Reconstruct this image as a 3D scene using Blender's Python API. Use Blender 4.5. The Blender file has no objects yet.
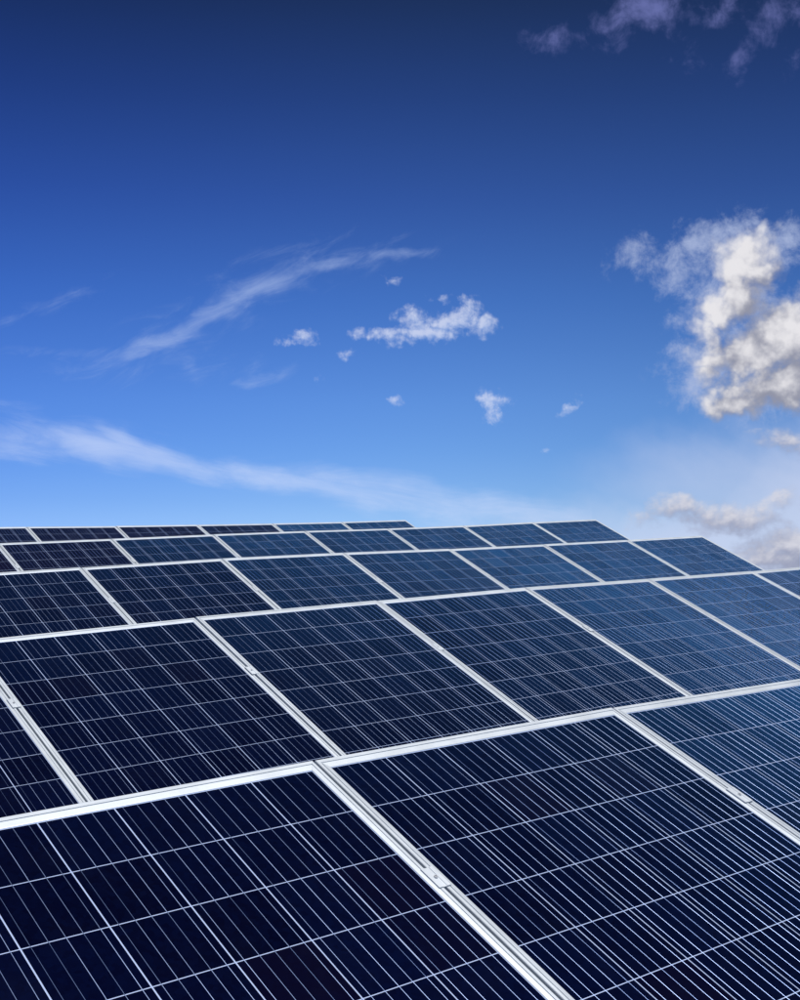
import bpy, bmesh, math, random
from mathutils import Matrix, Vector
random.seed(7)
S = bpy.context.scene
COL = S.collection

# ------------------------------------------------------------------ camera
F_PX, W_PX, H_PX = 1277.54, 800.0, 1000.0
PITCH = math.radians(4.6)
EYE = Vector((0.0, 0.0, 1.72))
cam_d = bpy.data.cameras.new("camera")
cam_d.sensor_fit = 'HORIZONTAL'
cam_d.sensor_width = 36.0
cam_d.lens = F_PX / W_PX * 36.0
cam_d.clip_start = 0.05
cam_d.clip_end = 20000.0
cam = bpy.data.objects.new("camera", cam_d)
COL.objects.link(cam)
cam.location = EYE
cam.rotation_euler = (math.pi / 2 + PITCH, 0, 0)
S.camera = cam

# ------------------------------------------------------------------ frames of reference
# survey of the array: the nearest row's own axes (along the row, up the slope, off the glass)
RC = Matrix(((0.772886, -0.59424, 0.222545), (-0.026531, -0.380671, -0.92433), (0.63399, 0.708497, -0.309981)))
CP = Vector((-1.65353, -1.9165, 1.48942))
TILT = 0.3695959
CW = Matrix(((1, 0, 0), (0, math.sin(PITCH), math.cos(PITCH)), (0, -math.cos(PITCH), math.sin(PITCH)))).transposed()
# columns of CW: world vectors of camera right / down / forward
CW = Matrix(((1, 0, 0),
             (0, math.sin(PITCH), math.cos(PITCH)),
             (0, -math.cos(PITCH), math.sin(PITCH))))
RW = CW @ RC                                   # array axes -> world


def to_world(u, v, w):
    return EYE + RW @ (Vector((u, v, w)) - CP)


# ------------------------------------------------------------------ sun and exposure
SUN_LOCAL = Vector((0.26, 0.25, 0.93))        # towards the sun, in the array's axes
sun_dir = (RW @ SUN_LOCAL).normalized()
sun_el = math.asin(sun_dir.z)
sun_az = math.atan2(sun_dir.x, sun_dir.y)
sd = bpy.data.lights.new("sun", 'SUN')
sd.energy = 4.3
sd.angle = math.radians(0.53)
sd.color = (1.0, 0.98, 0.955)
sun = bpy.data.objects.new("sun", sd)
COL.objects.link(sun)
sun.rotation_euler = sun_dir.to_track_quat('Z', 'Y').to_euler()
S.view_settings.view_transform = 'Standard'
S.view_settings.look = 'None'
S.view_settings.exposure = 0.0
S.view_settings.gamma = 1.0
S.view_settings.use_curve_mapping = False

# ------------------------------------------------------------------ sky with clouds (by direction, at infinity)
SKY_STRENGTH = 0.10
world = bpy.data.worlds.new("World")
S.world = world
world.use_nodes = True
NT = world.node_tree
NT.nodes.clear()


class G:
    """small helper to wire a shader graph"""
    def __init__(self, nt):
        self.nt = nt

    def node(self, kind, **kw):
        n = self.nt.nodes.new(kind)
        for k, v in kw.items():
            setattr(n, k, v)
        return n

    def put(self, sock, v):
        if isinstance(v, bpy.types.NodeSocket):
            self.nt.links.new(v, sock)
        elif v is not None:
            sock.default_value = v

    def math(self, op, a, b=None, c=None, clamp=False):
        n = self.node('ShaderNodeMath', operation=op, use_clamp=clamp)
        self.put(n.inputs[0], a)
        self.put(n.inputs[1], b)
        if c is not None:
            self.put(n.inputs[2], c)
        return n.outputs[0]

    def vmath(self, op, a, b=None):
        n = self.node('ShaderNodeVectorMath', operation=op)
        self.put(n.inputs[0], a)
        if b is not None:
            self.put(n.inputs[1], b)
        return n.outputs['Value'] if op in ('LENGTH', 'DOT_PRODUCT') else n.outputs[0]

    def maprange(self, v, a, b, c=0.0, d=1.0, mode='SMOOTHSTEP'):
        n = self.node('ShaderNodeMapRange', interpolation_type=mode)
        if mode == 'LINEAR':
            n.clamp = True
        self.put(n.inputs[0], v)
        for i, x in enumerate((a, b, c, d), 1):
            self.put(n.inputs[i], x)
        return n.outputs[0]

    def mix(self, f, a, b, blend='MIX'):
        n = self.node('ShaderNodeMix', data_type='RGBA', blend_type=blend)
        self.put(n.inputs[0], f)
        self.put(n.inputs[6], a)
        self.put(n.inputs[7], b)
        return n.outputs[2]

    def noise(self, vec, scale, detail=6, rough=0.55, dist=0.0, dims='3D', lac=2.0):
        n = self.node('ShaderNodeTexNoise', noise_dimensions=dims)
        self.put(n.inputs['Vector'], vec)
        n.inputs['Scale'].default_value = scale
        n.inputs['Detail'].default_value = detail
        n.inputs['Roughness'].default_value = rough
        n.inputs['Lacunarity'].default_value = lac
        n.inputs['Distortion'].default_value = dist
        return n.outputs['Fac']

    def blob(self, q, cx, cy, rx, ry, rot=0.0):
        """1 in the middle of an ellipse of the sky, 0 at its rim"""
        n = self.node('ShaderNodeMapping', vector_type='TEXTURE')
        self.put(n.inputs[0], q)
        n.inputs['Location'].default_value = (cx, cy, 0)
        n.inputs['Rotation'].default_value = (0, 0, math.radians(rot))
        n.inputs['Scale'].default_value = (rx, ry, 1)
        ln = self.vmath('LENGTH', n.outputs[0])
        return self.maprange(ln, 1.0, 0.0)


def sky_at(px, py):
    """azimuth and elevation (in units of 1/F_PX rad) of a direction surveyed from the photograph"""
    d = CW @ Vector(((px - 400) / F_PX, (py - 500) / F_PX, 1.0)).normalized()
    d.normalize()
    return math.atan2(d.x, d.y) * F_PX, math.asin(d.z) * F_PX


g = G(NT)
sky = g.node('ShaderNodeTexSky', sky_type='NISHITA')
sky.sun_disc = False
sky.sun_elevation = sun_el
sky.sun_rotation = sun_az
sky.altitude = 1200.0
sky.air_density = 1.0
sky.dust_density = 0.6
sky.ozone_density = 3.0
tc = g.node('ShaderNodeTexCoord')
sep = g.node('ShaderNodeSeparateXYZ')
g.put(sep.inputs[0], tc.outputs['Generated'])
az = g.math('MULTIPLY', g.math('ARCTAN2', sep.outputs[0], sep.outputs[1]), F_PX)
el = g.math('MULTIPLY', g.math('ARCSINE', sep.outputs[2]), F_PX)
# the clear deep blue of the day: the sky model graded by height over the horizon
GRADE = [(0.5, (0.49475, 0.62012, 1.0)), (3.7, (0.42289, 0.55469, 0.79596)), (4.6, (0.37267, 0.51461, 0.76181)), (6.84, (0.30554, 0.46786, 0.73206)), (9.07, (0.27597, 0.4375, 0.71032)), (13.5, (0.18643, 0.33477, 0.61096)), (17.8, (0.12829, 0.22196, 0.46028)), (22.0, (0.08788, 0.14717, 0.30499)), (26.0, (0.06256, 0.09322, 0.16798)), (40.0, (0.05255, 0.0745, 0.13475)), (60.0, (0.04185, 0.06301, 0.11071)), (89.0, (0.02361, 0.04213, 0.08372))]
ramp = g.node('ShaderNodeValToRGB')
cr = ramp.color_ramp
while len(cr.elements) < len(GRADE):
    cr.elements.new(0.5)
for e_, (deg, c_) in zip(cr.elements, GRADE):
    e_.position = deg / 90.0
for e_, (deg, c_) in zip(cr.elements, GRADE):
    e_.color = (*c_, 1)
g.put(ramp.inputs[0], g.math('DIVIDE', g.math('ARCSINE', sep.outputs[2]), math.pi / 2))
base = g.vmath('MULTIPLY', sky.outputs[0], ramp.outputs[0])
side = g.node('ShaderNodeValToRGB')          # deeper blue away from the middle of the view, as through a polarising filter
while len(side.color_ramp.elements) < 4:
    side.color_ramp.elements.new(0.5)
for e_, (p_, c_) in zip(side.color_ramp.elements, ((0.0, (.68, .77, 1.0)), (0.2, (.74, .81, 1.0)), (0.52, (1, 1, 1)), (0.85, (.78, .76, .74)))):
    e_.position = p_
    e_.color = (*c_, 1)
side.color_ramp.interpolation = 'B_SPLINE'
g.put(side.inputs[0], g.maprange(az, -560, 560, 0, 1, 'LINEAR'))
base = g.vmath('MULTIPLY', base, side.outputs[0])
base = g.vmath('MULTIPLY', base, Vector((1.82206, 1.82206, 1.82206)))
cmb = g.node('ShaderNodeCombineXYZ')
g.put(cmb.inputs[0], az)
g.put(cmb.inputs[1], el)
Q = cmb.outputs[0]


def field_group(name, blobs, nscale, amp, lo, hi, rough=0.6, dist=0.2, stretch=None, warp=(0.03, 12.0), grow=1.0, puff=0.0):
    """a node group: sky position -> cloud density; blobs are (px, py, rx, ry, rotation, weight)"""
    nt = bpy.data.node_groups.new(name, 'ShaderNodeTree')
    nt.interface.new_socket('q', in_out='INPUT', socket_type='NodeSocketVector')
    nt.interface.new_socket('density', in_out='OUTPUT', socket_type='NodeSocketFloat')
    nt.interface.new_socket('bulk', in_out='OUTPUT', socket_type='NodeSocketFloat')
    h = G(nt)
    gi = h.node('NodeGroupInput')
    go = h.node('NodeGroupOutput')
    q = gi.outputs[0]
    wn_ = h.node('ShaderNodeTexNoise', noise_dimensions='2D')
    h.put(wn_.inputs['Vector'], q)
    wn_.inputs['Scale'].default_value = warp[0]
    wn_.inputs['Detail'].default_value = 3
    wv = h.vmath('SUBTRACT', wn_.outputs['Color'], Vector((0.5, 0.5, 0.5)))
    wv = h.vmath('MULTIPLY', wv, Vector((warp[1] * 2, warp[1] * 2, 0)))
    q2 = h.vmath('ADD', q, wv)
    acc = None
    for (px, py, rx, ry, rot, wt) in blobs:
        cx, cy = sky_at(px, py)
        # each lookup waits for the one before it, which keeps the shader's working memory small
        qi = q2 if acc is None else h.vmath('ADD', q2, h.math('MULTIPLY', acc, 1e-7))
        b = h.math('MULTIPLY', h.blob(qi, cx, cy, rx * grow, ry * grow, rot), wt)
        acc = b if acc is None else h.math('MAXIMUM', acc, h.math('ADD', b, h.math('MULTIPLY', acc, 0.35)))
    qn = h.vmath('ADD', q, h.math('MULTIPLY', acc, 1e-7))
    if stretch:
        m = h.node('ShaderNodeMapping', vector_type='TEXTURE')
        h.put(m.inputs[0], qn)
        m.inputs['Rotation'].default_value = (0, 0, math.radians(stretch[2]))
        m.inputs['Scale'].default_value = (stretch[0], stretch[1], 1)
        qn = m.outputs[0]
    n = h.noise(qn, nscale, 8, rough, dist, '2D')
    if puff:
        vo = h.node('ShaderNodeTexVoronoi', feature='SMOOTH_F1', voronoi_dimensions='2D')
        h.put(vo.inputs['Vector'], h.vmath('ADD', h.vmath('ADD', q, h.math('MULTIPLY', n, 1e-7)), h.vmath('MULTIPLY', wv, Vector((.5, .5, 0)))))
        vo.inputs['Scale'].default_value = nscale * 2.0
        vo.inputs['Detail'].default_value = 2.0
        vo.inputs['Roughness'].default_value = 0.55
        vo.inputs['Smoothness'].default_value = 0.6
        b_ = h.math('SUBTRACT', 1.0, vo.outputs['Distance'])
        n = h.math('ADD', h.math('MULTIPLY', n, 1.0 - puff), h.math('MULTIPLY', b_, puff * 0.85))
    present = h.maprange(acc, 0.0, 0.15)
    f = h.math('ADD', acc, h.math('MULTIPLY', h.math('SUBTRACT', n, 0.5), amp))
    d = h.math('MULTIPLY', h.maprange(f, lo, hi), present)
    h.put(go.inputs[0], d)
    h.put(go.inputs[1], f)
    return nt


LAST = [None]


def use_group(nt, q, both=False):
    n = g.node('ShaderNodeGroup')
    n.node_tree = nt
    if LAST[0] is not None:
        q = g.vmath('ADD', q, g.math('MULTIPLY', LAST[0], 1e-7))
    g.put(n.inputs[0], q)
    LAST[0] = n.outputs[1]
    return (n.outputs[0], n.outputs[1]) if both else n.outputs[0]


def relief(nt, near, far, base_l, k1, k2):
    """density of a cloud and how much light its billows catch (light from up and slightly left)"""
    d, f0 = use_group(nt, Q, True)
    f1 = use_group(nt, shifted(*near), True)[1]
    l = g.math('ADD', g.math('MULTIPLY', g.math('SUBTRACT', f0, f1), k1), base_l)
    if far:
        f2 = use_group(nt, shifted(*far), True)[1]
        l = g.math('ADD', l, g.math('MULTIPLY', g.math('SUBTRACT', f0, f2), k2))
    return d, g.maprange(l, 0.0, 1.0)


def shifted(dx, dy):
    return g.vmath('ADD', Q, Vector((dx, dy, 0)))


def lay(colour, density, cloud, opacity):
    return g.mix(g.math('MULTIPLY', density, opacity, clamp=True), colour, cloud)


K = 1.0 / SKY_STRENGTH
def lin(r, gg, b, k=1.0):
    f = lambda c: ((c / 255 + 0.055) / 1.055) ** 2.4 if c > 10 else c / 255 / 12.92
    return (f(r) * K * k, f(gg) * K * k, f(b) * K * k, 1.0)


# thin veil low on the right, cirrus streaks, then cumulus
veil = field_group('veil', [(720, 480, 260, 130, 0, 0.75), (700, 560, 330, 100, 0, 0.9), (880, 520, 300, 180, 0, 0.9), (560, 530, 260, 70, 10, 0.45)],
                   0.006, 0.7, 0.15, 0.95, 0.5, 0.4, (2.0, 1.0, -25))
cirrus = field_group('cirrus', [
    (140, 352, 40, 13, 24, .75), (180, 333, 55, 15, 27, .8), (225, 306, 60, 16, 30, .8), (275, 281, 60, 15, 22, .75),
    (335, 262, 70, 13, 10, .7), (395, 254, 60, 10, 3, .6), (290, 250, 90, 12, 12, .35), (80, 354, 90, 9, 2, .4),
    (190, 368, 34, 16, -50, .45), (255, 379, 42, 9, 5, .6), (60, 300, 80, 14, 22, .4), (170, 340, 110, 40, 27, .28), (260, 285, 130, 42, 24, .28), (350, 255, 110, 30, 8, .26), (130, 365, 130, 24, 8, .28), (230, 372, 90, 22, 5, .26)],
    0.042, 1.25, 0.10, 1.35, 0.67, 0.4, (2.5, 0.75, 22), (0.02, 10.0), 1.25)
band = field_group('band', [
    (20, 441, 120, 24, -3, .7), (110, 449, 90, 20, -8, .85), (125, 440, 40, 12, -28, .7), (190, 468, 110, 20, -10, .85),
    (290, 481, 120, 20, -8, .75), (390, 495, 140, 24, -10, .75), (480, 511, 150, 24, -8, .72), (330, 470, 150, 12, -12, .3), (570, 527, 150, 18, -8, .5), (60, 425, 140, 20, -6, .25)],
    0.028, 1.3, 0.08, 1.35, 0.68, 0.4, (4.0, 0.8, -9), (0.012, 14.0), 1.4)
small = field_group('small_cumulus', [
    (375, 334, 30, 9, 2, .85), (413, 318, 18, 15, 0, 1.), (432, 330, 40, 11, 0, 1.), (469, 316, 22, 20, 0, 1.), (486, 325, 16, 12, 0, 1.),
    (450, 323, 30, 13, 0, .95), (420, 333, 60, 8, 0, .9), (440, 299, 16, 8, 0, .6), (400, 340, 28, 8, 0, .7),
    (304, 338, 21, 10, 8, .85), (288, 341, 16, 6, 0, .6), (347, 356, 14, 7, 0, .6), (394, 278, 14, 8, 0, .6),
    (490, 402, 18, 13, 0, .95), (493, 415, 13, 12, 0, .8), (508, 400, 10, 7, 0, .55),
    (573, 406, 15, 6, 35, .75), (543, 451, 9, 5, 0, .7), (396, 402, 10, 6, 0, .65), (320, 381, 10, 6, 0, .5)],
    0.05, 1.9, 0.14, 1.15, 0.68, 0.2, None, (0.05, 7.0), 1.5, 0.25)
big = field_group('big_cumulus', [
    (746, 252, 44, 30, 0, 1.5), (744, 278, 38, 32, 0, 1.5), (737, 296, 34, 26, 20, 1.5), (752, 312, 30, 16, 10, .8), (715, 350, 34, 22, 0, 1.0), (720, 312, 26, 22, 30, 1.35), (706, 334, 22, 20, 0, 1.1),
    (775, 330, 64, 28, 22, 1.5), (800, 345, 60, 50, 0, 1.7), (755, 352, 48, 28, 0, 1.4), (725, 360, 36, 24, 0, 1.2),
    (760, 388, 62, 26, 12, 1.6), (730, 404, 40, 18, 0, 1.4), (800, 385, 50, 30, 0, 1.6), (704, 374, 22, 16, 0, 1.0),
    (845, 360, 70, 70, 0, 1.6)],
    0.025, 1.9, 0.12, 1.3, 0.65, 0.1, None, (0.033, 14.0), 1.36, 0.36)
wisps = field_group('cumulus_wisps', [
    (682, 351, 30, 14, -15, .8), (632, 252, 40, 24, 15, .85), (666, 262, 36, 20, 0, .75), (700, 243, 50, 22, 20, .9),
    (690, 282, 34, 40, -30, .85), (675, 318, 20, 16, 0, .6), (795, 238, 40, 18, 0, .95), (725, 226, 60, 14, 0, .7),
    (790, 262, 24, 16, 0, .7), (770, 412, 50, 18, 10, .8), (720, 300, 70, 70, 0, .75), (700, 375, 50, 40, 0, .95), (740, 250, 70, 45, 0, .85), (775, 320, 70, 60, 0, .8)],
    0.030, 2.2, 0.22, 1.45, 0.70, 0.15, None, (0.04, 12.0), 1.3)
low = field_group('low_cumulus', [
    (715, 515, 62, 20, -4, .9), (680, 506, 34, 14, 0, .7), (745, 522, 40, 18, 0, .8), (775, 502, 40, 14, 12, .8), (640, 522, 34, 12, 0, .45),
    (780, 552, 56, 18, 6, 1.), (800, 545, 50, 22, 0, 1.), (782, 441, 40, 10, -4, .85), (745, 560, 40, 12, 0, .8), (830, 565, 70, 30, 0, 1.), (820, 450, 40, 16, 0, .6)],
    0.030, 1.9, 0.14, 1.0, 0.64, 0.2, (1.6, 1.0, 4), (0.03, 10.0), 1.6, 0.2)
high = field_group('high_cumulus', [
    (546, 42, 34, 15, 8, .85), (628, 14, 48, 26, 5, .95), (655, 8, 30, 24, 0, .8), (600, 22, 24, 18, 0, .6), (725, 10, 55, 14, 6, .7), (690, 52, 36, 14, -30, .5),
    (741, 62, 18, 18, 30, .75), (770, 30, 34, 22, 40, .6), (795, 55, 24, 24, 0, .5), (800, 10, 50, 20, 0, .55), (515, 48, 18, 8, 0, .5)],
    0.026, 2.4, 0.25, 1.5, 0.66, 0.2, None, (0.03, 12.0), 1.6)

def between(v, lo, hi):
    return g.math('MULTIPLY', g.math('GREATER_THAN', v, lo), g.math('LESS_THAN', v, hi))


def background(c):
    n = g.node('ShaderNodeBackground')
    g.put(n.inputs[0], c)
    n.inputs[1].default_value = SKY_STRENGTH
    return n.outputs[0]


def choose(f, a, b):
    n = g.node('ShaderNodeMixShader')
    g.put(n.inputs[0], f)
    g.put(n.inputs[1], a)
    g.put(n.inputs[2], b)
    return n.outputs[0]


def veil_on(c):
    return lay(c, use_group(veil, Q), lin(*VEIL_C), 0.74)


VEIL_C = (205, 214, 240)
# each part of the sky looks up only the clouds that are in it
# streaks and small fair-weather clouds
LAST[0] = None
c1 = veil_on(base)
c1 = lay(c1, use_group(band, Q), lin(205, 220, 252), 0.62)
c1 = lay(c1, use_group(cirrus, Q), lin(180, 200, 240), 0.55)
ds, lit = relief(small, (-2, 4), None, 0.62, 0.8, 0)
c1 = lay(c1, ds, g.mix(lit, lin(172, 194, 236), lin(220, 227, 248)), 0.72)
# low grey cumulus
LAST[0] = None
c2 = veil_on(base)
dl, lit = relief(low, (-2, 5), (-6, 18), 0.20, 0.55, 0.5)
c2 = lay(c2, dl, g.mix(lit, lin(150, 156, 182), lin(214, 214, 224)), 0.92)
# the tall bright cumulus
LAST[0] = None
c3 = veil_on(base)
c3 = lay(c3, use_group(wisps, Q), lin(176, 190, 224), 0.82)
db, lit = relief(big, (-4, 9), (-14, 40), 0.31, 0.30, 0.40)
c3 = lay(c3, db, g.mix(lit, lin(148, 150, 166), lin(234, 232, 235)), 0.96)
# torn clouds high up
LAST[0] = None
c4 = lay(base, use_group(high, Q), lin(118, 126, 190), 0.7)

EL_TOP = sky_at(400, 200)[1]
EL_MID = sky_at(760, 428)[1]
AZ_MID = sky_at(590, 350)[0]
AZ_END = AZ_MID + 420
w1 = g.math('MULTIPLY', between(el, -60, EL_TOP), between(az, -700, AZ_MID))
w2 = g.math('MULTIPLY', between(el, -60, EL_MID), between(az, AZ_MID, AZ_END))
w3 = g.math('MULTIPLY', between(el, EL_MID, sky_at(700, 190)[1]), between(az, AZ_MID, AZ_END))
w4 = g.math('MULTIPLY', between(el, sky_at(700, 120)[1], 700), between(az, sky_at(470, 60)[0], AZ_END))
sh = background(base)
for w_, c_ in ((w1, c1), (w2, c2), (w3, c3), (w4, c4)):
    sh = choose(w_, sh, background(c_))
wo = g.node('ShaderNodeOutputWorld')
g.put(wo.inputs[0], sh)


# ------------------------------------------------------------------ materials
def material(name):
    m = bpy.data.materials.new(name)
    m.use_nodes = True
    nt = m.node_tree
    b = nt.nodes['Principled BSDF']
    return m, G(nt), b


def setp(b, **kw):
    for k, v in kw.items():
        b.inputs[k.replace('_', ' ')].default_value = v


# anodised aluminium of frames, clamps and rails
M_ALU, h, b = material('anodised_aluminium')
tcn = h.node('ShaderNodeTexCoord')
n1 = h.noise(tcn.outputs['Object'], 9.0, 5, 0.6)
n2 = h.noise(tcn.outputs['Object'], 160.0, 3, 0.6)
v = h.math('ADD', h.math('MULTIPLY', n1, 0.16), h.math('MULTIPLY', n2, 0.08))
oi = h.node('ShaderNodeObjectInfo')
v = h.math('ADD', h.math('ADD', v, 0.43), h.math('MULTIPLY', oi.outputs['Random'], 0.05))
cc = h.node('ShaderNodeCombineColor')
h.put(cc.inputs[0], h.math('MULTIPLY', v, 0.93))
h.put(cc.inputs[1], h.math('MULTIPLY', v, 1.01))
h.put(cc.inputs[2], h.math('MULTIPLY', v, 1.09))
h.put(b.inputs['Base Color'], cc.outputs[0])
h.put(b.inputs['Roughness'], h.math('ADD', h.math('MULTIPLY', n1, 0.2), 0.38))
setp(b, Metallic=0.25)

M_STEEL, h, b = material('galvanised_steel')
tcn = h.node('ShaderNodeTexCoord')
n1 = h.noise(tcn.outputs['Object'], 22.0, 5, 0.6)
mx = h.mix(n1, (0.30, 0.31, 0.32, 1), (0.50, 0.51, 0.52, 1))
h.put(b.inputs['Base Color'], mx)
setp(b, Metallic=0.7, Roughness=0.5)

M_BOLT, h, b = material('stainless_bolt')
setp(b, Base_Color=(0.62, 0.64, 0.67, 1), Metallic=0.6, Roughness=0.35)

# white backsheet that shows between the cells, behind the glass
M_BACK, h, b = material('white_backsheet')
tcn = h.node('ShaderNodeTexCoord')
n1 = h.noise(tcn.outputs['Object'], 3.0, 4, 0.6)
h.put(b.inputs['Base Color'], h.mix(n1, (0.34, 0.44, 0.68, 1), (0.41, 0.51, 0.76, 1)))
setp(b, Roughness=0.5, Coat_Weight=1.0, Coat_Roughness=0.12, Coat_IOR=1.4)

# polycrystalline cell laminated under glass
M_CELL, h, b = material('polycrystalline_cell')
tcn = h.node('ShaderNodeTexCoord')
oi = h.node('ShaderNodeObjectInfo')
off = h.node('ShaderNodeVectorMath', operation='ADD')
sc = h.node('ShaderNodeCombineXYZ')
h.put(sc.inputs[0], h.math('MULTIPLY', oi.outputs['Random'], 37.0))
h.put(sc.inputs[1], h.math('MULTIPLY', oi.outputs['Random'], 91.0))
h.put(off.inputs[0], tcn.outputs['Object'])
h.put(off.inputs[1], sc.outputs[0])
vor = h.node('ShaderNodeTexVoronoi', feature='F1')
h.put(vor.inputs['Vector'], off.outputs[0])
vor.inputs['Scale'].default_value = 95.0
sp = h.node('ShaderNodeSeparateColor')
h.put(sp.inputs[0], vor.outputs['Color'])
crystal = h.math('ADD', h.math('MULTIPLY', sp.outputs[0], 0.5), h.math('MULTIPLY', oi.outputs['Random'], 0.5))
dark = (0.0006, 0.0009, 0.0090, 1)
blue = (0.0010, 0.0027, 0.0195, 1)
colr = h.mix(crystal, dark, blue)
# a few cells lean to violet
vio = h.maprange(h.math('FRACT', h.math('MULTIPLY', oi.outputs['Random'], 7.31)), 0.72, 1.0, 0.0, 0.6)
colr = h.mix(vio, colr, (0.0026, 0.0016, 0.0100, 1))
# thin film of dust on the glass
dn = h.noise(off.outputs[0], 6.0, 6, 0.65)
dust = h.maprange(dn, 0.42, 0.75, 0.0, 0.003)
colr = h.mix(dust, colr, (0.35, 0.33, 0.30, 1))
# grazing blue sheen painted into the base colour, stronger at flatter view angles
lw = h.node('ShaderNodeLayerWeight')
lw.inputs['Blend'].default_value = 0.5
sheen = h.math('MINIMUM', h.math('MULTIPLY', h.math('POWER', lw.outputs['Facing'], 12.0), 18.0), 0.15)
sheen = h.math('MULTIPLY', sheen, h.math('ADD', 0.7, h.math('MULTIPLY', crystal, 0.6)))
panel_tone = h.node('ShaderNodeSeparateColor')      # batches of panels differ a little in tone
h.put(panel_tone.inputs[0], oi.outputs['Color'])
sheen = h.math('MULTIPLY', sheen, panel_tone.outputs[2])
colr = h.mix(sheen, colr, (0.085, 0.39, 0.95, 1))
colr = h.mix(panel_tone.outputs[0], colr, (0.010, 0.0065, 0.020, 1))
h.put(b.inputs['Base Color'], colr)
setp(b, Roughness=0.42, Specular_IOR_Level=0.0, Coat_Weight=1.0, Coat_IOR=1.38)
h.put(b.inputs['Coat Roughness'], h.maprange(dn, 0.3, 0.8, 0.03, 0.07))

# tinned copper ribbons that cross the cells
M_BUS, h, b = material('tinned_ribbon')
tcn = h.node('ShaderNodeTexCoord')
oi = h.node('ShaderNodeObjectInfo')
sx = h.node('ShaderNodeSeparateXYZ')
h.put(sx.inputs[0], tcn.outputs['Object'])
idx = h.math('FLOOR', h.math('DIVIDE', sx.outputs[1], 0.1588))
wn = h.node('ShaderNodeTexWhiteNoise', noise_dimensions='2D')
cx = h.node('ShaderNodeCombineXYZ')
h.put(cx.inputs[0], idx)
h.put(cx.inputs[1], h.math('MULTIPLY', oi.outputs['Random'], 913.0))
h.put(wn.inputs['Vector'], cx.outputs[0])
h.put(b.inputs['Base Color'], h.mix(wn.outputs['Value'], (0.11, 0.16, 0.31, 1), (0.36, 0.46, 0.72, 1)))
h.put(b.inputs['Roughness'], h.maprange(wn.outputs['Value'], 0, 1, 0.38, 0.46))
setp(b, Metallic=1.0)

# grass of the slope
M_GRASS, h, b = material('meadow_grass')
tcn = h.node('ShaderNodeTexCoord')
n1 = h.noise(tcn.outputs['Object'], 0.35, 8, 0.65)
n2 = h.noise(tcn.outputs['Object'], 14.0, 6, 0.7)
c1 = h.mix(n1, (0.035, 0.055, 0.018, 1), (0.085, 0.095, 0.035, 1))
c1 = h.mix(h.maprange(n2, 0.45, 0.75), c1, (0.12, 0.115, 0.055, 1))
h.put(b.inputs['Base Color'], c1)
bp = h.node('ShaderNodeBump')
bp.inputs['Strength'].default_value = 0.6
bp.inputs['Distance'].default_value = 0.04
h.put(bp.inputs['Height'], n2)
h.put(b.inputs['Normal'], bp.outputs[0])
setp(b, Roughness=0.9)


# ------------------------------------------------------------------ mesh helpers
def mesh(name, verts, faces, mat, smooth=None):
    me = bpy.data.meshes.new(name)
    me.from_pydata([tuple(v) for v in verts], [], faces)
    me.materials.append(mat)
    if smooth is not None:
        me.polygons.foreach_set('use_smooth', [smooth] * len(me.polygons))
    me.update()
    return me


def box_data(x0, x1, y0, y1, z0, z1, v, f, cham=0.0):
    n = len(v)
    if cham <= 0:
        v += [(x0, y0, z0), (x1, y0, z0), (x1, y1, z0), (x0, y1, z0), (x0, y0, z1), (x1, y0, z1), (x1, y1, z1), (x0, y1, z1)]
        f += [[n + i for i in q] for q in ((3, 2, 1, 0), (4, 5, 6, 7), (0, 1, 5, 4), (1, 2, 6, 5), (2, 3, 7, 6), (3, 0, 4, 7))]
    else:
        c = cham
        v += [(x0, y0, z0), (x1, y0, z0), (x1, y1, z0), (x0, y1, z0),
              (x0, y0, z1 - c), (x1, y0, z1 - c), (x1, y1, z1 - c), (x0, y1, z1 - c),
              (x0 + c, y0 + c, z1), (x1 - c, y0 + c, z1), (x1 - c, y1 - c, z1), (x0 + c, y1 - c, z1)]
        f += [[n + i for i in q] for q in ((3, 2, 1, 0), (8, 9, 10, 11), (0, 1, 5, 4), (1, 2, 6, 5), (2, 3, 7, 6), (3, 0, 4, 7),
                                           (4, 5, 9, 8), (5, 6, 10, 9), (6, 7, 11, 10), (7, 4, 8, 11))]


def link(name, data, parent=None, loc=None, kind=None):
    o = bpy.data.objects.new(name, data)
    COL.objects.link(o)
    if parent is not None:
        o.parent = parent
    if loc is not None:
        o.location = loc
    if kind:
        o['kind'] = kind
    return o


def tag(o, label, cat, group=None):
    o['label'] = label
    o['category'] = cat
    if group:
        o['group'] = group


# ------------------------------------------------------------------ the ground: a hillside that falls away behind the array
NG = Vector((0, math.sin(TILT), math.cos(TILT)))            # the array's ground normal, in array axes
ground_n = (RW @ NG).normalized()
p_ground = to_world(0, 0, 0) - ground_n * 1.02


def slope_z(x, y):
    return p_ground.z - (ground_n.x * (x - p_ground.x) + ground_n.y * (y - p_ground.y)) / ground_n.z


def ground_z(x, y):
    z = slope_z(x, y)
    r = math.hypot((x - 1.0) * 1.2, y - 6.5)
    if r > 9.0:
        # beyond the array the hill steepens, then eases out into a plain
        t = min((r - 9.0) / 50.0, 1.0)
        far = -14.0 + 0.6 * math.sin(x * 0.013) * math.cos(y * 0.011)
        s = t * t * (3 - 2 * t)
        z = (z - 0.028 * (r - 9.0) ** 2 / (1 + 0.05 * (r - 9.0))) * (1 - s) + far * s
    return z


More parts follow.
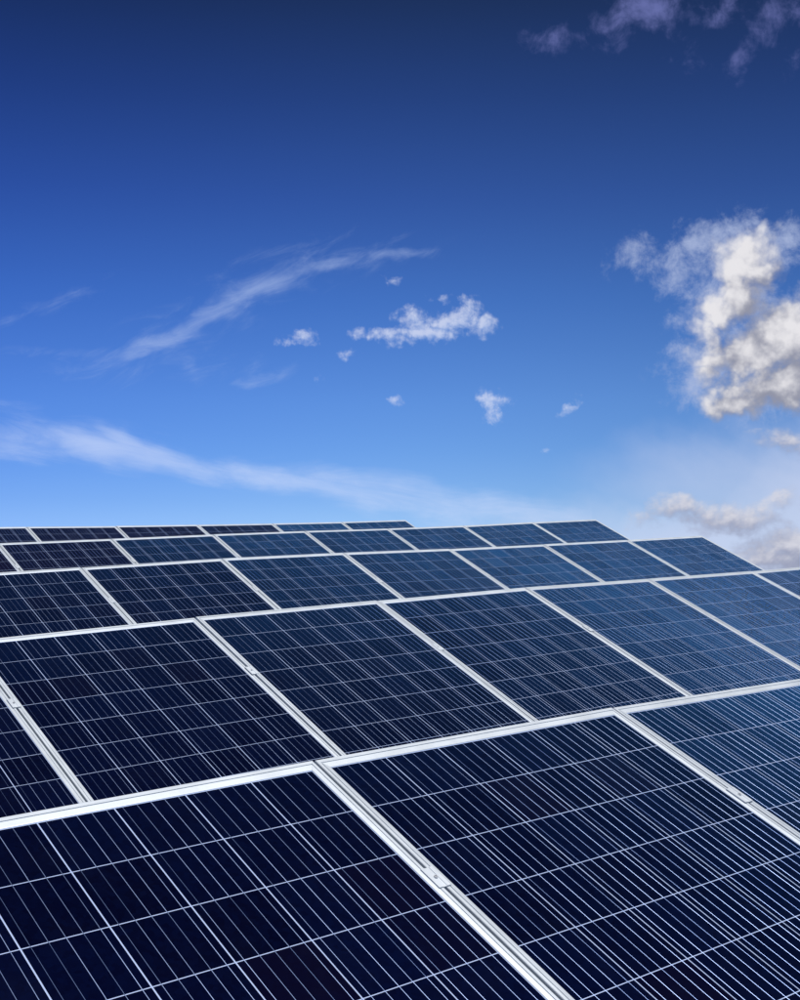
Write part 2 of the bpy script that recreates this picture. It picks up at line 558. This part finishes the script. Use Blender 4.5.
rings = [0, 1, 2, 3, 4.5, 6, 8, 10, 12, 14, 16, 18, 20, 23, 27, 32, 38, 46, 56, 68, 84, 110, 160, 260, 450, 900, 2000, 5000, 12000]
gv, gf = [(0, 6.0, ground_z(0, 6.0))], []
NA = 72
for r in rings[1:]:
    for k in range(NA):
        a = 2 * math.pi * k / NA
        x, y = r * math.cos(a), 6.0 + r * math.sin(a)
        gv.append((x, y, ground_z(x, y) + (random.uniform(-.015, .015) if r < 60 else 0)))
for k in range(NA):
    gf.append([0, 1 + k, 1 + (k + 1) % NA])
for i in range(len(rings) - 2):
    for k in range(NA):
        a, b_ = 1 + i * NA + k, 1 + i * NA + (k + 1) % NA
        gf.append([a, a + NA, b_ + NA, b_])
ground = link('ground', mesh('ground', gv, gf, M_GRASS, True), kind='structure')

# ------------------------------------------------------------------ one solar panel: measures
PITCH_U, GAP = 1.008, 0.007
PW = PITCH_U - GAP
P_TOP, PL = 0.006, 1.662
M_CU, CU, CV = 0.0205 + 0.003 - GAP / 2, 0.1597, 0.1588
CELL_W, CELL_H = 0.1566, 0.1564
MV = 0.0285
FD = 0.040                                                   # depth of the frame
TOP_B, SIDE_B = 1.52, 1.04

# frame section: (distance in from the outer edge, height over the cells)
PROF = [(0.0, -FD), (0.0, 0.0010), (0.0012, 0.0022), (0.0080, 0.0022), (0.0083, 0.0004), (0.0098, 0.0004), (0.0102, 0.0021),
        (0.0204, 0.0009), (0.0212, 0.0004), (0.0212, -0.004), (0.002, -0.004), (0.002, -FD + 0.002), (0.028, -FD + 0.002), (0.028, -FD)]


def frame_rail(side):
    """one mitred length of the frame; local x across, y up the slope, z off the glass"""
    vs = []
    for end in (0, 1):
        for (o, z) in PROF:
            os_, ot = o * SIDE_B, o * TOP_B
            if side in ('top', 'bottom'):
                x = (-PW / 2 + os_ + 0.0001) if end == 0 else (PW / 2 - os_ - 0.0001)
                y = PL - ot if side == 'top' else ot
            else:
                y = (ot + 0.0001) if end == 0 else (PL - ot - 0.0001)
                x = -PW / 2 + os_ if side == 'west' else PW / 2 - os_
            vs.append((x, y, z))
    n = len(PROF)
    fs = []
    flip = side in ('bottom', 'east')
    for i in range(n):
        j = (i + 1) % n
        q = [i, j, n + j, n + i]
        fs.append(q if flip else q[::-1])
    return mesh('frame_rail', vs, fs, M_ALU)


RAILS = [frame_rail(s) for s in ('top', 'bottom', 'west', 'east')]
v_, f_ = [], []
box_data(-PW / 2 + 0.006, PW / 2 - 0.006, 0.006, PL - 0.006, -0.0036, -0.0003, v_, f_)
ME_BACK = mesh('backsheet', v_, f_, M_BACK)
v_, f_ = [], []
box_data(-CELL_W / 2, CELL_W / 2, -CELL_H / 2, CELL_H / 2, -0.00025, 0.0, v_, f_)
ME_CELL = mesh('cell', v_, f_, M_CELL)

# ribbon: a low arched strip that rises onto each cell and dips through each gap
RIB_W = 0.0013
rv_, rf_ = [], []
arc = [(-0.5, 0.0), (-0.26, 0.75), (0.0, 1.0), (0.26, 0.75), (0.5, 0.0)]
prof_y = []
for c in range(10):
    y0 = c * CV
    prof_y += [(y0 + 0.0018, -0.0001), (y0 + 0.010, 0.00006), (y0 + CV * 0.5, 0.00004), (y0 + CV - 0.012, 0.00007)]
prof_y.append((10 * CV - 0.0018, -0.0001))
for (y, z) in prof_y:
    for (ax, azz) in arc:
        rv_.append((ax * RIB_W, y, z + azz * 0.00024))
na = len(arc)
for i in range(len(prof_y) - 1):
    for k in range(na - 1):
        rf_.append([i * na + k, i * na + k + 1, (i + 1) * na + k + 1, (i + 1) * na + k])
ME_BUS = mesh('busbar', rv_, rf_, M_BUS, True)
Y_CELL0 = PL - (MV + P_TOP) - 10 * CV                         # lower edge of the lowest cell


def build_panel():
    root = bpy.data.objects.new('solar_panel', None)
    COL.objects.link(root)
    root.empty_display_size = 0.2
    for me in RAILS:
        link('frame_rail', me, root)
    link('backsheet', ME_BACK, root)
    for r in range(10):
        for c in range(6):
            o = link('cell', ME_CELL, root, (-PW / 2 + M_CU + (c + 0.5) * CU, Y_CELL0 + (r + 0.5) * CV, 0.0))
    for c in range(6):
        for k in range(5):
            link('busbar', ME_BUS, root, (-PW / 2 + M_CU + (c + 0.5) * CU + (k - 2) * CELL_W / 5, Y_CELL0, 0.0))
    return root


proto = build_panel()
proto_children = list(proto.children)


def copy_panel():
    r = proto.copy()
    COL.objects.link(r)
    for ch in proto_children:
        c = ch.copy()
        COL.objects.link(c)
        c.parent = r
    return r


# ------------------------------------------------------------------ the five rows
ROWS = [
    dict(off=(0.0, 0.0, 0.0), yaw=0.0, lo=-1, dw=[0.0239, 0.0153, 0.0035, -0.0286, -0.0485], panels=(-1, 1)),
    dict(off=(1.19521, 2.3892, -0.92557), yaw=-0.01085, lo=-2, dw=[-0.022, -0.0144, -0.0012, 0.0001, -0.0003, -0.0183, -0.0328, -0.0376, -0.0339], panels=(-2, 4)),
    dict(off=(1.88876, 4.81715, -1.86616), yaw=-0.03064, lo=-1, dw=[0.0017, 0.0164, 0.0307, 0.0291, 0.0187, 0.0175, 0.0185, 0.0243, 0.0241], panels=(-1, 5)),
    dict(off=(2.46238, 7.39821, -2.86606), yaw=-0.0328, lo=-1, dw=[0.0062, 0.0121, 0.0164, 0.0242, 0.0258, 0.0217, 0.0248, 0.0388, 0.0485, 0.0465], panels=(-1, 6)),
    dict(off=(3.80098, 9.77677, -3.7875), yaw=-0.03285, lo=-1, dw=[0.0149, -0.002, -0.0227, -0.0371, -0.048, -0.0564, -0.0558, -0.0441], panels=(-1, 4)),
]


def row_point(row, x, v, w):
    """x: distance along the row in panels"""
    u = x * PITCH_U - 0.003
    d = row['dw']
    k = x - row['lo']
    i = max(0, min(len(d) - 2, int(math.floor(k))))
    dw = d[i] + (k - i) * (d[i + 1] - d[i])
    o = row['off']
    return to_world(u - row['yaw'] * v + o[0], v + row['yaw'] * u + o[1], w + dw + o[2])


ORD = ['first', 'second', 'third', 'fourth', 'fifth', 'sixth', 'seventh', 'eighth']
ROW_NAME = ['front row, nearest the camera', 'second row from the front', 'third row from the front', 'fourth row from the front', 'farthest row']
panel_objs = []
for r, row in enumerate(ROWS):
    a, b2 = row['panels']
    for i in range(a, b2 + 1):
        o = proto if not panel_objs else copy_panel()
        p00 = row_point(row, i + 0.5, P_TOP - PL, 0.0)
        ex = (row_point(row, i + 1, 0, 0) - row_point(row, i, 0, 0)).normalized()
        ey = (row_point(row, i + 0.5, 0, 0) - row_point(row, i + 0.5, -1.6, 0))
        ey = (ey - ex * ey.dot(ex)).normalized()
        ez = ex.cross(ey)
        jit = Matrix.Rotation(random.uniform(-.0012, .0012), 3, 'X') @ Matrix.Rotation(random.uniform(-.0008, .0008), 3, 'Y')
        m3 = Matrix((ex, ey, ez)).transposed() @ jit
        o.matrix_world = Matrix.Translation(p00) @ m3.to_4x4()
        n = i - a
        last = b2 - i
        tone = random.uniform(0.78, 1.12)
        brown = random.uniform(0.0, 0.08)
        if (r, n) in ((3, 0), (3, 1), (4, 0), (4, 1), (4, 2), (4, 3)):      # older, browner panels at the far left
            tone, brown = random.uniform(0.35, 0.5), random.uniform(0.25, 0.45)
        elif r == 2 and n < 2:
            tone = 0.7
        for ch in o.children:
            if ch.name.startswith('cell'):
                ch.color = (brown, 0, tone, 1)
        row['n'] = b2 - a + 1
        o['_row'] = r
        panel_objs.append((o, r, n, last))
for o, r, n, last in panel_objs:
    del o['_row']
    if r == 0:
        t = ['blue solar panel at the lower left of the front row, widest and nearest in view',
             'blue solar panel in the middle of the front row, between two bright frame gaps',
             'blue solar panel at the right end of the front row, cut by the photo edge'][n]
    elif last == 0 and r in (2, 3, 4):
        t = ['', '', 'blue solar panel ending the third row, its right edge against low clouds',
             'blue solar panel ending the fourth row, its right edge against the sky',
             'small solar panel ending the farthest row, its slanting right edge against the sky'][r]
    elif last == 0:
        t = 'blue solar panel at the right end of the second row, cut by the photo edge'
    elif n == 0:
        t = 'dark solar panel at the left end of the %s, cut by the photo edge' % ROW_NAME[r].replace(' from the front', '')
    else:
        t = '%s solar panel from the left in the %s' % (ORD[n], ROW_NAME[r])
    tag(o, t, 'solar panel', 'solar panels in tilted rows')

# ------------------------------------------------------------------ racks: rails, posts, clamps of each row
# mid clamp: a pressed hat that grips the two neighbouring frames, with a socket bolt in its trough
cv_, cf_ = [], []
sect = [(-0.0155, 0.0), (-0.0155, 0.0030), (-0.0148, 0.0036), (-0.0058, 0.0036), (-0.0050, 0.0026), (0.0050, 0.0026), (0.0058, 0.0036),
        (0.0148, 0.0036), (0.0155, 0.0030), (0.0155, 0.0), (0.0030, -0.001), (0.0030, -0.030), (-0.0030, -0.030), (-0.0030, -0.001)]
for y in (-0.031, 0.031):
    for (x, z) in sect:
        cv_.append((x, y, z))
ns = len(sect)
for i in range(ns):
    j = (i + 1) % ns
    cf_.append([i, j, ns + j, ns + i][::-1])
cf_.append(list(range(ns))[::-1])
cf_.append(list(range(ns, 2 * ns)))
ME_CLAMP = mesh('mid_clamp', cv_, [f[::-1] for f in cf_], M_ALU)
bv, bf = [], []
NB = 10
for (rad, z) in ((0.0046, 0.0026), (0.0046, 0.0050), (0.0042, 0.0054), (0.0026, 0.0054), (0.0024, 0.0034)):
    for k in range(NB):
        a = 2 * math.pi * k / NB
        bv.append((rad * math.cos(a), rad * math.sin(a), z))
for i in range(4):
    for k in range(NB):
        bf.append([i * NB + k, i * NB + (k + 1) % NB, (i + 1) * NB + (k + 1) % NB, (i + 1) * NB + k])
bf.append([4 * NB + k for k in range(NB)])
ME_BOLT = mesh('bolt', bv, bf, M_BOLT)

RACK_LABEL = ['aluminium rack with clamps holding the front row of panels',
              'aluminium rack with clamps holding the second row of panels',
              'aluminium rack with clamps holding the third row of panels',
              'aluminium rack with clamps holding the fourth row of panels',
              'aluminium rack with clamps holding the farthest row of panels']
CLAMP_V = {0: (-0.440, -1.22), 1: (-0.488, -1.25), 2: (-0.47, -1.22), 3: (-0.46, -1.22), 4: (-0.45, -1.22)}
for r, row in enumerate(ROWS):
    a, b2 = row['panels']
    mid = row_point(row, (a + b2 + 1) / 2, -0.85, -0.1)
    base_z = slope_z(mid.x, mid.y)
    rack = bpy.data.objects.new('mounting_rack', None)
    COL.objects.link(rack)
    rack.location = (mid.x, mid.y, base_z)
    tag(rack, RACK_LABEL[r], 'mounting rack', 'racks under the panel rows')
    inv = Matrix.Translation(-Vector((mid.x, mid.y, base_z)))

    def beam(name, pts, hw, hh, mat, up):
        """a square tube through a list of world points"""
        vs, fs = [], []
        for k, p in enumerate(pts):
            q0, q1 = pts[max(0, k - 1)], pts[min(len(pts) - 1, k + 1)]
            d = (q1 - q0).normalized()
            side = d.cross(up).normalized()
            u2 = side.cross(d).normalized()
            for sx_, sy_ in ((-1, -1), (1, -1), (1, 1), (-1, 1)):
                vs.append(inv @ (p + side * hw * sx_ + u2 * hh * sy_))
        for k in range(len(pts) - 1):
            for e in range(4):
                e2 = (e + 1) % 4
                fs.append([k * 4 + e, k * 4 + e2, k * 4 + 4 + e2, k * 4 + 4 + e])
        fs.append([3, 2, 1, 0])
        m = (len(pts) - 1) * 4
        fs.append([m, m + 1, m + 2, m + 3])
        me = mesh(name, vs, fs, mat)
        bm = bmesh.new()
        bm.from_mesh(me)
        bmesh.ops.recalc_face_normals(bm, faces=bm.faces)
        bm.to_mesh(me)
        bm.free()
        return link(name, me, rack)
    nrm = (RW @ Vector((0, 0, 1))).normalized()
    for cvv in CLAMP_V[r]:
        xs = [a + 0.02] + [k for k in range(a + 1, b2 + 1)] + [b2 + 0.98]
        beam('rail', [row_point(row, x, cvv, -FD - 0.0225) for x in xs], 0.020, 0.020, M_ALU, nrm)
        for x in range(a + 1, b2 + 1):
            pc = row_point(row, x, cvv, 0.0023)
            ex = (row_point(row, x + .3, cvv, 0) - row_point(row, x - .3, cvv, 0)).normalized()
            ey = (row_point(row, x, cvv + .5, 0) - row_point(row, x, cvv - .5, 0))
            ey = (ey - ex * ey.dot(ex)).normalized()
            m3 = Matrix((ex, ey, ex.cross(ey))).transposed()
            cl = link('mid_clamp', ME_CLAMP, rack)
            cl.matrix_local = inv @ (Matrix.Translation(pc) @ m3.to_4x4())
            link('bolt', ME_BOLT, cl, (0, 0, 0))
    # posts stand under the two rails
    upz = Vector((0, 1, 0))
    x = a + 0.5
    while x < b2 + 1:
        for cvv in CLAMP_V[r]:
            pt = row_point(row, x, cvv, -FD - 0.046)
            z0 = ground_z(pt.x, pt.y) - 0.15
            beam('post', [Vector((pt.x, pt.y, z0)), pt], 0.025, 0.025, M_STEEL, upz)
        p1 = row_point(row, x, CLAMP_V[r][0] + 0.06, -FD - 0.075)
        p2 = row_point(row, x, CLAMP_V[r][1] - 0.06, -FD - 0.075)
        beam('brace', [p1 + ex * 0.055, p2 + ex * 0.055], 0.02, 0.02, M_STEEL, nrm)
        x += 2.0
